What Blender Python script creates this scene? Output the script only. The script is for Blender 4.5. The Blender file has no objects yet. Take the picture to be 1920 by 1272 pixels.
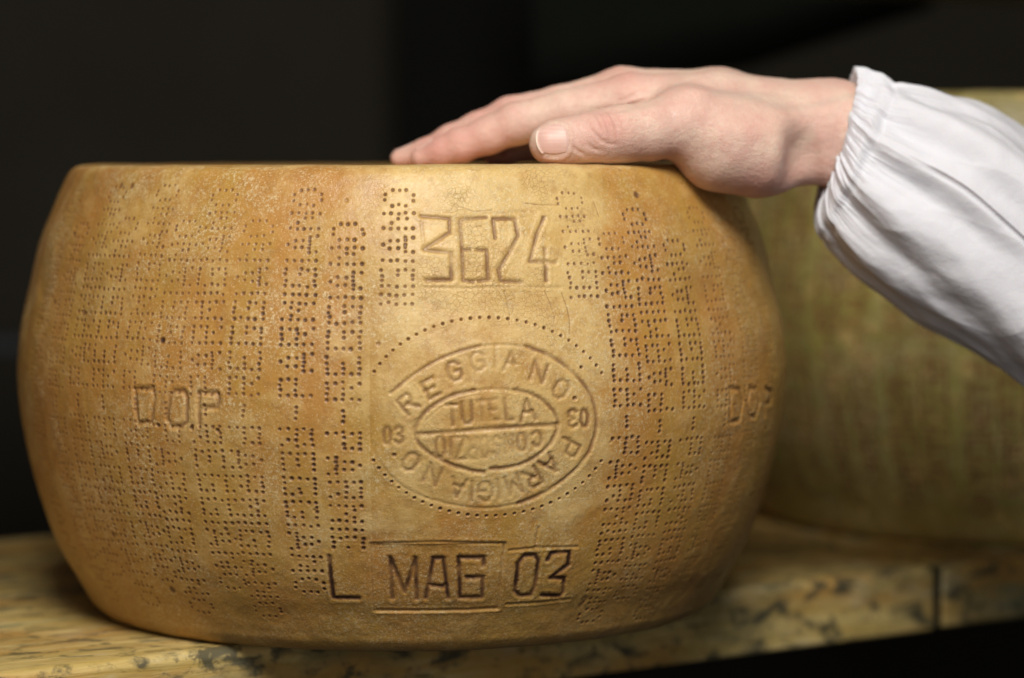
import bpy, math, time
import numpy as np
from mathutils import Vector, Matrix

# ------------------------------------------------------------------ camera
F = 5130.0                       # focal length in photo pixels (1920 wide)
CAMP = np.array([0.0605, -1.5, 0.2396])
PITCH = math.atan((636 - 310) / F)
sc = bpy.context.scene
cam_d = bpy.data.cameras.new('camera'); cam = bpy.data.objects.new('camera', cam_d)
sc.collection.objects.link(cam); sc.camera = cam
cam.location = CAMP; cam.rotation_euler = (math.pi / 2 - PITCH, 0, 0)
cam_d.sensor_width = 36; cam_d.lens = F / 1920 * 36
cam_d.clip_start = 0.05; cam_d.clip_end = 50
cam_d.dof.use_dof = True; cam_d.dof.focus_distance = 1.318; cam_d.dof.aperture_fstop = 3.4
cam_d.dof.aperture_blades = 9

# ------------------------------------------------------------------ world, lamps, exposure
w = bpy.data.worlds.new('World'); sc.world = w; w.use_nodes = True
bg = w.node_tree.nodes['Background']
bg.inputs[0].default_value = (0.9, 0.95, 1.0, 1); bg.inputs[1].default_value = 0.02
sc.view_settings.view_transform = 'Standard'; sc.view_settings.look = 'None'
sc.view_settings.exposure = 0; sc.view_settings.gamma = 1; sc.view_settings.use_curve_mapping = False
try:
    sc.cycles.use_denoising = True; sc.cycles.denoiser = 'OPENIMAGEDENOISE'
    sc.cycles.denoising_input_passes = 'RGB_ALBEDO_NORMAL'; sc.cycles.denoising_prefilter = 'ACCURATE'
except Exception:
    pass
sc.cycles.max_bounces = 6; sc.cycles.use_adaptive_sampling = False

def area(name, loc, target, size, power, col):
    d = bpy.data.lights.new(name, 'AREA'); d.shape = 'RECTANGLE'; d.size = size[0]; d.size_y = size[1]
    d.energy = power; d.color = col
    o = bpy.data.objects.new(name, d); sc.collection.objects.link(o)
    o.location = loc
    o.rotation_euler = (Vector(target) - Vector(loc)).to_track_quat('-Z', 'Y').to_euler()
    return o
area('key_light', (0.11, -1.08, 1.06), (0.02, -0.12, 0.12), (0.60, 0.45), 21.0, (1.0, 0.955, 0.88))
area('fill_light', (0.25, -2.3, 0.32), (0.05, -0.1, 0.1), (1.3, 0.7), 5.6, (1.0, 0.96, 0.93))  # added low frontal fill, stands for no lamp in the room

# ------------------------------------------------------------------ helpers
rng = np.random.default_rng(7)
FWD = np.array([0, math.cos(PITCH), -math.sin(PITCH)]); UP = np.array([0, math.sin(PITCH), math.cos(PITCH)])
RIGHT = np.array([1.0, 0, 0])
def ray(px, py):
    d = FWD + (px - 960) / F * RIGHT + (636 - py) / F * UP
    return d / np.linalg.norm(d)
def P(px, py, Y):
    d = ray(px, py); return CAMP + d * (Y - CAMP[1]) / d[1]

def sstep(a, b, x):
    t = np.clip((x - a) / (b - a), 0, 1); return t * t * (3 - 2 * t)

_tabs = {}
def vnoise(x, y, z=None, seed=0):
    """smooth lattice noise in [-1,1], any array shape"""
    if seed not in _tabs:
        _tabs[seed] = np.random.default_rng(seed + 100).uniform(-1, 1, 65536).astype(np.float32)
    tab = _tabs[seed]
    if z is None: z = np.zeros_like(x)
    xi = np.floor(x).astype(np.int64); yi = np.floor(y).astype(np.int64); zi = np.floor(z).astype(np.int64)
    fx = x - xi; fy = y - yi; fz = z - zi
    fx = fx * fx * (3 - 2 * fx); fy = fy * fy * (3 - 2 * fy); fz = fz * fz * (3 - 2 * fz)
    def h(a, b, c): return tab[(a * 73856093 ^ b * 19349663 ^ c * 83492791) & 65535]
    r = 0
    for dz in (0, 1):
        wz = fz if dz else 1 - fz
        for dy in (0, 1):
            wy = fy if dy else 1 - fy
            for dx in (0, 1):
                wx = fx if dx else 1 - fx
                r = r + wx * wy * wz * h(xi + dx, yi + dy, zi + dz)
    return r
def fbm(x, y, z=None, o=4, seed=0):
    r = 0; a = 1.0; s = 0
    if z is None: z = np.zeros_like(x)
    for k in range(o):
        r = r + a * vnoise(x * 2 ** k + 17 * k, y * 2 ** k, z * 2 ** k, seed + k); s += a; a *= .5
    return r / s

def make_mesh(name, verts, quads, mat, parent=None, tris=None, smooth=True, attrs=None):
    me = bpy.data.meshes.new(name)
    verts = np.ascontiguousarray(verts, dtype=np.float32); quads = np.asarray(quads, dtype=np.int32).reshape(-1, 4)
    tris = np.asarray(tris if tris is not None else [], dtype=np.int32).reshape(-1, 3)
    nv = len(verts); nl = quads.size + tris.size; nf = len(quads) + len(tris)
    me.vertices.add(nv); me.vertices.foreach_set('co', verts.ravel())
    me.loops.add(nl); me.loops.foreach_set('vertex_index', np.concatenate([quads.ravel(), tris.ravel()]))
    me.polygons.add(nf)
    st = np.concatenate([np.arange(len(quads)) * 4, quads.size + np.arange(len(tris)) * 3]).astype(np.int32)
    me.polygons.foreach_set('loop_start', st)
    me.update(calc_edges=True); me.validate()
    me.polygons.foreach_set('use_smooth', np.full(len(me.polygons), smooth))
    for k, v in (attrs or {}).items():
        a = me.attributes.new(k, 'FLOAT', 'POINT'); a.data.foreach_set('value', np.ascontiguousarray(v, dtype=np.float32))
    me.materials.append(mat)
    o = bpy.data.objects.new(name, me); sc.collection.objects.link(o)
    if parent: o.parent = parent
    return o
def empty(name, loc=(0, 0, 0)):
    o = bpy.data.objects.new(name, None); sc.collection.objects.link(o); o.location = loc; return o
def tag(o, label=None, cat=None, group=None, kind=None):
    if label: o['label'] = label
    if cat: o['category'] = cat
    if group: o['group'] = group
    if kind: o['kind'] = kind
    return o

# ------------------------------------------------------------------ node helpers
class NT:
    def __init__(s, name):
        s.m = bpy.data.materials.new(name); s.m.use_nodes = True; s.t = s.m.node_tree
        s.b = s.t.nodes['Principled BSDF']; s.out = s.t.nodes['Material Output']
        s.co = s.t.nodes.new('ShaderNodeTexCoord').outputs['Object']
    def n(s, typ, **kw):
        nd = s.t.nodes.new(typ)
        for k, v in kw.items(): setattr(nd, k, v)
        return nd
    def l(s, a, b): s.t.links.new(a, b)
    def put(s, sock, v):
        if hasattr(v, 'is_linked') or isinstance(v, bpy.types.NodeSocket): s.l(v, sock)
        else:
            sock.default_value = v
    def mapped(s, scale, rot=(0, 0, 0), co=None):
        m = s.n('ShaderNodeMapping'); s.l(co or s.co, m.inputs[0]); m.inputs['Scale'].default_value = scale
        m.inputs['Rotation'].default_value = rot; return m.outputs[0]
    def noise(s, scale, detail=4, rough=.55, co=None, dist=0):
        t = s.n('ShaderNodeTexNoise'); s.l(co or s.co, t.inputs['Vector']); t.inputs['Scale'].default_value = scale
        t.inputs['Detail'].default_value = detail; t.inputs['Roughness'].default_value = rough
        t.inputs['Distortion'].default_value = dist; return t.outputs['Fac']
    def vor(s, scale, feature='F1', co=None, rand=1):
        t = s.n('ShaderNodeTexVoronoi', feature=feature); s.l(co or s.co, t.inputs['Vector'])
        t.inputs['Scale'].default_value = scale; t.inputs['Randomness'].default_value = rand; return t.outputs['Distance']
    def ramp(s, v, a, b, lo=0., hi=1.):
        t = s.n('ShaderNodeMapRange', interpolation_type='SMOOTHSTEP'); s.put(t.inputs[0], v)
        t.inputs[1].default_value = a; t.inputs[2].default_value = b; t.inputs[3].default_value = lo; t.inputs[4].default_value = hi
        return t.outputs[0]
    def math(s, op, a, b=None, c=None):
        t = s.n('ShaderNodeMath', operation=op); s.put(t.inputs[0], a)
        if b is not None: s.put(t.inputs[1], b)
        if c is not None: s.put(t.inputs[2], c)
        return t.outputs[0]
    def mix(s, f, a, b, mode='MIX'):
        t = s.n('ShaderNodeMix', data_type='RGBA', blend_type=mode)
        s.put(t.inputs[0], f)
        for i, v in ((6, a), (7, b)):
            s.put(t.inputs[i], (*v, 1) if isinstance(v, tuple) and len(v) == 3 else v)
        return t.outputs[2]
    def attr(s, name):
        t = s.n('ShaderNodeAttribute'); t.attribute_name = name; return t.outputs['Fac']
    def bump(s, h, dist, strength=1., prev=None):
        t = s.n('ShaderNodeBump'); s.l(h, t.inputs['Height']); t.inputs['Distance'].default_value = dist
        t.inputs['Strength'].default_value = strength
        if prev: s.l(prev, t.inputs['Normal'])
        return t.outputs[0]
    def fin(s, col, rough, normal=None, **kw):
        s.put(s.b.inputs['Base Color'], (*col, 1) if isinstance(col, tuple) else col)
        s.put(s.b.inputs['Roughness'], rough)
        if normal is not None: s.l(normal, s.b.inputs['Normal'])
        for k, v in kw.items(): s.put(s.b.inputs[k.replace('_', ' ')], v)
        return s.m

# ------------------------------------------------------------------ materials
def mat_rind(name, green=0.0):
    s = NT(name)
    stain = s.attr('stain'); pale = s.attr('pale'); age = s.attr('age')
    big = s.noise(16, 5, .6, dist=.6); mid = s.noise(55, 5, .62); fine = s.noise(420, 4, .7)
    streak = s.noise(10, 4, .6, co=s.mapped((3.2, 3.2, .9)))
    orange = (0.465, 0.225, 0.052); mustard = (0.465, 0.262, 0.056); paleC = (0.70, 0.50, 0.205); brown = (0.31, 0.137, 0.036)
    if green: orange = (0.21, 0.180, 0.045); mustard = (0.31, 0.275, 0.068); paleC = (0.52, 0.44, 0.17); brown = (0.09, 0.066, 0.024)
    c = s.mix(s.ramp(streak, .38, .64), orange, mustard)
    c = s.mix(s.ramp(big, .50, .74, 0, .55), c, brown)
    # worn pale stamp field
    pf = s.math('ADD', pale, s.ramp(mid, .3, .7, -.28, .28))
    c = s.mix(s.ramp(pf, .05, 1.15, 0, .85), c, paleC)
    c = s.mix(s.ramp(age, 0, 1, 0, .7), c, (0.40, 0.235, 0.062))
    # warm tan spots and mottling
    c = s.mix(s.ramp(mid, .52, .72, 0, .55), c, (0.60, 0.375, 0.13))
    c = s.mix(s.ramp(s.noise(130, 5, .7), .50, .66, 0, .38), c, (0.33, 0.16, 0.048))
    # floury crystals; the mask also paints in a highlight on the top rim
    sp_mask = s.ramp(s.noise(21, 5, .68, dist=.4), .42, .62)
    sp_mask = s.math('MULTIPLY', sp_mask, s.ramp(age, 0, 1, 1, .35)); sp_mask = s.math('MAXIMUM', sp_mask, s.attr('flour_highlight'))
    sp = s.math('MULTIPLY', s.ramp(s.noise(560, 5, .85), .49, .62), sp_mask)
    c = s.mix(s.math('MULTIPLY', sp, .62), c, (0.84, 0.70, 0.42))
    sp2 = s.ramp(s.noise(1000, 2, .6), .58, .70, 0, .45)
    sp3 = s.ramp(s.noise(900, 2, .6, co=s.mapped((1.01, 1.02, .97))), .40, .26, 0, .40); c = s.mix(sp3, c, (0.27, 0.13, 0.045))
    c = s.mix(sp2, c, (0.78, 0.62, 0.36))
    # crackle
    warp = s.n('ShaderNodeVectorMath', operation='MULTIPLY_ADD')
    nz = s.n('ShaderNodeTexNoise'); s.l(s.co, nz.inputs['Vector']); nz.inputs['Scale'].default_value = 130
    s.l(nz.outputs['Color'], warp.inputs[0]); warp.inputs[1].default_value = (.004,) * 3; s.l(s.co, warp.inputs[2])
    ck = s.vor(430, 'DISTANCE_TO_EDGE', co=warp.outputs[0])
    ckm = s.math('MULTIPLY', s.ramp(ck, .0, .07, 1, 0), s.ramp(pale, .45, .95))
    ckm = s.math('MULTIPLY', ckm, s.ramp(s.noise(38, 3, .6), .44, .62))
    c = s.mix(s.math('MULTIPLY', ckm, .22), c, (0.25, 0.125, 0.045))
    # pits and grooves hold dark rind dirt
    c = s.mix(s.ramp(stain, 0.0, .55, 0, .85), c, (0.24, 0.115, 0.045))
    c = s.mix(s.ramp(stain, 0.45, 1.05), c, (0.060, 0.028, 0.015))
    h = s.math('ADD', s.math('MULTIPLY', fine, .5), s.math('MULTIPLY', s.noise(900, 3, .7), .35))
    h = s.math('ADD', h, s.math('MULTIPLY', sp, .2)); h = s.math('SUBTRACT', h, s.math('MULTIPLY', ckm, .45))
    nm = s.bump(h, .00042, .8, s.bump(mid, .0022, .5))
    rough = s.ramp(s.math('ADD', s.math('MULTIPLY', mid, .5), s.math('MULTIPLY', fine, .5)), .3, .7, .29, .50)
    return s.fin(c, rough, nm, Specular_IOR_Level=.42, Subsurface_Weight=.06, Subsurface_Scale=.004)

def mat_wood():
    s = NT('mouldy_shelf_wood')
    grain = s.noise(14, 6, .65, co=s.mapped((.9, 9, 14)), dist=.5)
    c = s.mix(s.ramp(grain, .35, .65), (0.52, 0.37, 0.11), (0.68, 0.52, 0.21))
    c = s.mix(s.ramp(s.noise(11, 5, .65, co=s.mapped((.7, 1.4, 1.4)), dist=.6), .44, .62, 0, .70), c, (0.17, 0.145, 0.065))
    c = s.mix(s.ramp(s.noise(9, 5, .6, co=s.mapped((.6, 1.6, 2))), .44, .60, 0, .8), c, (0.50, 0.27, 0.06))
    c = s.mix(s.ramp(s.noise(26, 6, .7, co=s.mapped((.7, 1.6, 1.6))), .52, .70, 0, .6), c, (0.60, 0.52, 0.33))
    face = s.attr('face')
    m1 = s.ramp(s.noise(62, 5, .6, co=s.mapped((.75, 1.2, 1.2)), dist=.5), .50, .64)
    m2 = s.ramp(s.noise(14, 3, .5), .28, .46)
    m = s.math('MULTIPLY', m1, s.math('MULTIPLY', m2, s.ramp(face, 0, 1, .75, .97)))
    c = s.mix(s.math('MULTIPLY', m, .92), c, (0.055, 0.056, 0.038))
    sp = s.math('MULTIPLY', s.ramp(s.noise(150, 4, .7, co=s.mapped((.7, 1, 1))), .56, .66), s.ramp(s.noise(15, 4, .6), .45, .62))
    c = s.mix(s.math('MULTIPLY', sp, .75), c, (0.07, 0.06, 0.04))
    fl = s.ramp(s.noise(60, 5, .6, co=s.mapped((.16, 3, 3))), .60, .68, 0, .5)
    c = s.mix(fl, c, (0.12, 0.08, 0.035))
    teal = s.math('MULTIPLY', s.ramp(s.noise(22, 5, .6, co=s.mapped((.22, 3, 3)), dist=.5), .60, .68), s.ramp(s.noise(6, 2, .5), .42, .52))
    c = s.mix(s.math('MULTIPLY', teal, .75), c, (0.09, 0.22, 0.16))
    h = s.math('ADD', grain, s.math('MULTIPLY', s.noise(240, 4, .7, co=s.mapped((.3, 2, 2))), .4))
    return s.fin(c, s.ramp(grain, .3, .7, .42, .65), s.bump(h, .0011, .7), Specular_IOR_Level=.35)

def mat_skin():
    s = NT('hand_skin')
    red = s.attr('red'); big = s.noise(38, 4, .55); mid = s.noise(120, 4, .6); fine = s.noise(700, 3, .6)
    c = s.mix(s.ramp(big, .36, .66), (0.72, 0.465, 0.385), (0.77, 0.565, 0.455))
    c = s.mix(s.ramp(mid, .45, .68, 0, .5), c, (0.68, 0.385, 0.32))
    c = s.mix(s.math('MULTIPLY', red, .85), c, (0.62, 0.27, 0.225))
    c = s.mix(s.ramp(s.attr('vein'), 0, 1, 0, .35), c, (0.50, 0.42, 0.34))
    c = s.mix(s.ramp(fine, .5, .75, 0, .25), c, (0.55, 0.30, 0.23))
    lines = s.noise(190, 3, .6, co=s.mapped((1, 1, 3.6), rot=(0, .5, 0)))
    cells = s.vor(620, 'DISTANCE_TO_EDGE', co=s.mapped((1, 1, 1.7), rot=(0, .45, 0)))
    h = s.math('ADD', s.math('MULTIPLY', s.ramp(cells, 0, .25), .5), s.math('MULTIPLY', lines, .8))
    h = s.math('ADD', h, s.math('MULTIPLY', fine, .3))
    nm = s.bump(h, .00032, .8, s.bump(mid, .0009, .4))
    return s.fin(c, s.ramp(mid, .3, .7, .42, .56), nm, Subsurface_Weight=.32, Subsurface_Scale=.007,
                 Subsurface_Radius=(1.0, .36, .2), Specular_IOR_Level=.42)

def mat_nail():
    s = NT('fingernail')
    free = s.attr('free')
    st = s.noise(60, 2, .5, co=s.mapped((1, 1, 12), rot=(0, .12, 0)))
    c = s.mix(s.ramp(st, .4, .6), (0.72, 0.43, 0.37), (0.77, 0.50, 0.43))
    c = s.mix(free, c, (0.80, 0.66, 0.54))
    return s.fin(c, .46, s.bump(st, .0002, .5), Subsurface_Weight=.15, Subsurface_Scale=.003, Specular_IOR_Level=.5)

def mat_cloth():
    s = NT('white_cotton')
    wv = s.n('ShaderNodeTexWave'); s.l(s.co, wv.inputs[0]); wv.inputs['Scale'].default_value = 900; wv.inputs['Distortion'].default_value = 1.5
    cr = s.noise(60, 6, .62); f = s.noise(1300, 2, .5)
    c = s.mix(s.ramp(s.noise(14, 3, .5), .35, .7), (0.73, 0.725, 0.775), (0.69, 0.685, 0.735))
    nm = s.bump(s.math('ADD', s.math('MULTIPLY', wv.outputs['Fac'], .25), f), .00012, .6, s.bump(cr, .0018, .55))
    return s.fin(c, .85, nm, Specular_IOR_Level=.2, Sheen_Weight=.15, Subsurface_Weight=.08, Subsurface_Scale=.01)

def mat_plain(name, col, var, scale=6, rough=.7):
    s = NT(name)
    c = s.mix(s.ramp(s.noise(scale, 5, .6), .35, .65), col, var)
    return s.fin(c, rough, s.bump(s.noise(scale * 12, 4, .6), .002, .5), Specular_IOR_Level=.08)

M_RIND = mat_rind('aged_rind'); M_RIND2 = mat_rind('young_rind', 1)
M_WOOD = mat_wood(); M_SKIN = mat_skin(); M_NAIL = mat_nail(); M_CLOTH = mat_cloth()

# ------------------------------------------------------------------ cheese wheels
PROFILE = [(.1520, .0000), (.1600, .0001), (.1662, .0012), (.1712, .0056), (.1742, .0108), (.1790, .0197), (.1850, .0300), (.1915, .0450), (.1975, .0635),
           (.2015, .0790), (.2058, .1010), (.2077, .1200), (.2075, .1350), (.2056, .1520), (.2012, .1720), (.1962, .1950),
           (.1906, .2100), (.1852, .2230), (.1822, .2300), (.1795, .2340), (.1755, .2362), (.1690, .2370)]
PROFILE = [(r + .0014 * math.sin(math.pi * z / .237), z * 1.0119) for r, z in PROFILE]
def resample(prof, step):
    p = np.array(prof); n = len(p); out = []
    q = np.vstack([2 * p[0] - p[1], p, 2 * p[-1] - p[-2]])
    for i in range(1, n):
        a, b, c, d = q[i - 1], q[i], q[i + 1], q[i + 2]
        t = np.linspace(0, 1, 60, endpoint=False)[:, None]
        out.append(.5 * ((2 * b) + (-a + c) * t + (2 * a - 5 * b + 4 * c - d) * t ** 2 + (-a + 3 * b - 3 * c + d) * t ** 3))
    out.append(p[-1:]); o = np.vstack(out)
    s = np.concatenate([[0], np.cumsum(np.linalg.norm(np.diff(o, axis=0), axis=1))])
    k = int(s[-1] / step) + 1; u = np.linspace(0, s[-1], k)
    return np.interp(u, s, o[:, 0]), np.interp(u, s, o[:, 1]), u
R0 = .2          # reference radius that turns angles into arc lengths

def pix2surf(px, py):
    """photo pixel -> (arc, height-along-profile) on the front wheel"""
    d = ray(px, py); pr, pz, pu = PR
    t0 = 1.1; best = None
    tc = -(CAMP[0] * d[0] + CAMP[1] * d[1]) / (d[0] ** 2 + d[1] ** 2)
    ts = np.linspace(t0, tc, 400)
    p = CAMP + ts[:, None] * d
    g = np.hypot(p[:, 0], p[:, 1]) - np.interp(p[:, 2], pz, pr)
    k = np.argmax(g < 0) if (g < 0).any() else len(ts) - 1
    k = max(k, 1); a, b = ts[k - 1], ts[k]
    f = g[k - 1] / (g[k - 1] - g[k] + 1e-12) if g[k] < 0 else 1
    q = CAMP + (a + (b - a) * f) * d
    return math.atan2(q[0], -q[1]) * R0, float(np.interp(q[2], pz, pu))

class Relief:
    """height + dirt fields over (arc columns, profile rows)"""
    def __init__(s, S, V):
        s.S, s.V = S, V; s.H = np.zeros((len(V), len(S)), np.float32); s.D = np.zeros_like(s.H)
    def win(s, s0, s1, v0, v1):
        return (np.searchsorted(s.V, v0), np.searchsorted(s.V, v1), np.searchsorted(s.S, s0), np.searchsorted(s.S, s1))
    def dot(s, x, y, r, depth, dirt):
        e = r * 2.2; j0, j1, i0, i1 = s.win(x - e, x + e, y - e, y + e)
        if j1 <= j0 or i1 <= i0: return
        X = s.S[None, i0:i1] - x; Y = s.V[j0:j1, None] - y; q = np.sqrt(X * X + Y * Y) / r
        pit = 1 - sstep(.35, 1.0, q); lip = np.exp(-((q - 1.25) / .33) ** 2)
        s.H[j0:j1, i0:i1] = np.minimum(s.H[j0:j1, i0:i1], -depth * pit) + depth * .12 * lip * (pit < .02)
        s.D[j0:j1, i0:i1] = np.maximum(s.D[j0:j1, i0:i1], dirt * (1 - sstep(.40, 1.12, q)))
    def line(s, pts, w, depth, dirt, fade=None, lip=.25, dw=.9):
        """groove along a polyline of surface points"""
        pts = np.array(pts, float)
        e = w * 3.2; x0, y0 = pts.min(0) - e; x1, y1 = pts.max(0) + e
        j0, j1, i0, i1 = s.win(x0, x1, y0, y1)
        if j1 <= j0 or i1 <= i0: return
        X = s.S[None, i0:i1]; Y = s.V[j0:j1, None]; D = np.full((j1 - j0, i1 - i0), 1e9)
        for a, b in zip(pts[:-1], pts[1:]):
            ab = b - a; L = (ab ** 2).sum() + 1e-14
            t = np.clip(((X - a[0]) * ab[0] + (Y - a[1]) * ab[1]) / L, 0, 1)
            D = np.minimum(D, np.hypot(X - a[0] - t * ab[0], Y - a[1] - t * ab[1]))
        D = D * (1 + .22 * vnoise(X * 900 + 0 * Y, Y * 900 + 0 * X, seed=31))
        q = D / w
        m = .80 + .38 * vnoise(X * 170 + 0 * Y, Y * 170 + 0 * X, seed=33); m = np.clip(m, .42, 1)
        if fade is not None: m = m * fade(X, Y)
        mm = np.clip(m * 1.5, 0, 1)
        depth = depth * .46; lip = lip * .5; s.H[j0:j1, i0:i1] += -depth * (1 - sstep(0, 1.25, q)) * mm + depth * lip * np.exp(-((q - 1.75) / .5) ** 2) * mm
        s.D[j0:j1, i0:i1] = np.maximum(s.D[j0:j1, i0:i1], dirt * 1.06 * m * (1 - sstep(.1, dw * 1.35, q)))
    def rect(s, pts, depth, soft):
        pts = np.array(pts); x0, y0 = pts.min(0); x1, y1 = pts.max(0)
        j0, j1, i0, i1 = s.win(x0 - .01, x1 + .01, y0 - .01, y1 + .01)
        X = s.S[None, i0:i1]; Y = s.V[j0:j1, None]
        m = sstep(-soft, soft, X - x0) * sstep(-soft, soft, x1 - X) * sstep(-soft, soft, Y - y0) * sstep(-soft, soft, y1 - Y)
        s.H[j0:j1, i0:i1] -= depth * m

# dot-matrix letters, five dots tall
DOTF = {
 'P': ['1111', '1001', '1111', '1000', '1000'], 'A': ['00100', '01010', '01010', '11111', '10001'],
 'R': ['1111', '1001', '1111', '1010', '1001'], 'M': ['10001', '11011', '10101', '10001', '10001'],
 'I': ['1', '1', '1', '1', '1'], 'G': ['1111', '1000', '1011', '1001', '1111'], 'N': ['1001', '1101', '1011', '1011', '1001'],
 'O': ['0110', '1001', '1001', '1001', '0110'], 'E': ['1111', '1000', '1110', '1000', '1111'], '-': ['000', '000', '111', '000', '000']}
def dots_of(word, step=.00262, gap=.0043, row=.0037):
    out = []; x = 0
    for ch in word:
        g = DOTF[ch]; n = len(g[0])
        for r, line in enumerate(g):
            for k, c in enumerate(line):
                if c == '1': out.append((x + k * step * (.75 if n == 5 else 1), (2 - r) * row))
        x += min(n - 1, 3) * step + gap
    return out, x - gap

def matrix_columns(rel, cols, vmid, strength=1., rs=None, dense=1, cut=None):
    rs = rs or np.random.default_rng(3)
    for (s0, up, vm, f) in cols:
        A, B = ('REGGIANO', 'PARMIGIANO') if up == 'R' else ('PARMIGIANO', 'REGGIANO')
        items = [(0, x, y) for x, y in dots_of('-')[0]]
        lean = rs.normal(0, .010)
        dm = .5 * 2 * .0027
        lst = [(s0 + y, vm + (dm - x)) for _, x, y in items]
        # upward word: reads bottom to top, letter tops to the left
        for x, y in dots_of(A, step=.00262 * rs.uniform(.98, 1.02))[0]: lst.append((s0 - y, vm + .0080 + x))
        for x, y in dots_of(B, step=.00262 * rs.uniform(.98, 1.02))[0]: lst.append((s0 + y, vm - .0080 - x))
        for (x, y) in lst:
            if cut and cut(x, y): continue
            x2 = x + lean * (y - vm) + rs.normal(0, .00022); y2 = y + rs.normal(0, .00022)
            a = float(.78 + .45 * vnoise(np.array([x * 26.]), np.array([y * 22.]), seed=41)[0] + .25 * vnoise(np.array([x * 90.]), np.array([y * 90.]), seed=42)[0]) * f
            a = min(max(a + rs.normal(0, .08), .28 if rs.random() > .03 else 0), 1.15)
            if a < .12: continue
            rel.dot(x2, y2, getattr(rel, 'rk', 1) * .00124 * (.80 + .22 * a) * rs.uniform(.85, 1.1), .00062 * strength * (.35 + .65 * a), min(1, .38 + .46 * a))

GL = {  # stroke letters on a unit box, y up
 'R': [[(0, 0), (0, 1), (.75, 1), (.9, .8), (.75, .55), (0, .5)], [(.4, .5), (.95, 0)]],
 'E': [[(.85, 1), (0, 1), (0, 0), (.85, 0)], [(0, .5), (.65, .5)]],
 'G': [[(.9, .8), (.6, 1), (.25, 1), (0, .7), (0, .3), (.25, 0), (.65, 0), (.9, .2), (.9, .48), (.5, .48)]],
 'I': [[(.5, 0), (.5, 1)]], 'A': [[(0, 0), (.45, 1), (.95, 0)], [(.2, .38), (.75, .38)]],
 'N': [[(0, 0), (0, 1), (.9, 0), (.9, 1)]],
 'O': [[(.3, 0), (.05, .25), (.05, .75), (.3, 1), (.65, 1), (.9, .75), (.9, .25), (.65, 0), (.3, 0)]],
 'P': [[(0, 0), (0, 1), (.75, 1), (.92, .8), (.75, .48), (0, .45)]],
 'M': [[(0, 0), (0, 1), (.45, .35), (.9, 1), (.9, 0)]], 'T': [[(0, 1), (.9, 1)], [(.45, 1), (.45, 0)]],
 'U': [[(0, 1), (0, .2), (.25, 0), (.65, 0), (.9, .2), (.9, 1)]], 'L': [[(0, 1), (0, 0), (.8, 0)]],
 'C': [[(.9, .82), (.65, 1), (.25, 1), (0, .7), (0, .3), (.25, 0), (.65, 0), (.9, .18)]],
 'S': [[(.85, .85), (.5, 1), (.1, .82), (.2, .55), (.75, .45), (.85, .2), (.5, 0), (.05, .15)]],
 'Z': [[(0, 1), (.9, 1), (0, 0), (.9, 0)]],
 '0': [[(.25, 0), (.05, .25), (.05, .75), (.25, 1), (.6, 1), (.8, .75), (.8, .25), (.6, 0), (.25, 0)]],
 '3': [[(.05, .88), (.35, 1), (.75, .9), (.75, .66), (.35, .53), (.8, .4), (.8, .12), (.4, 0), (.05, .12)]]}

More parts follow.
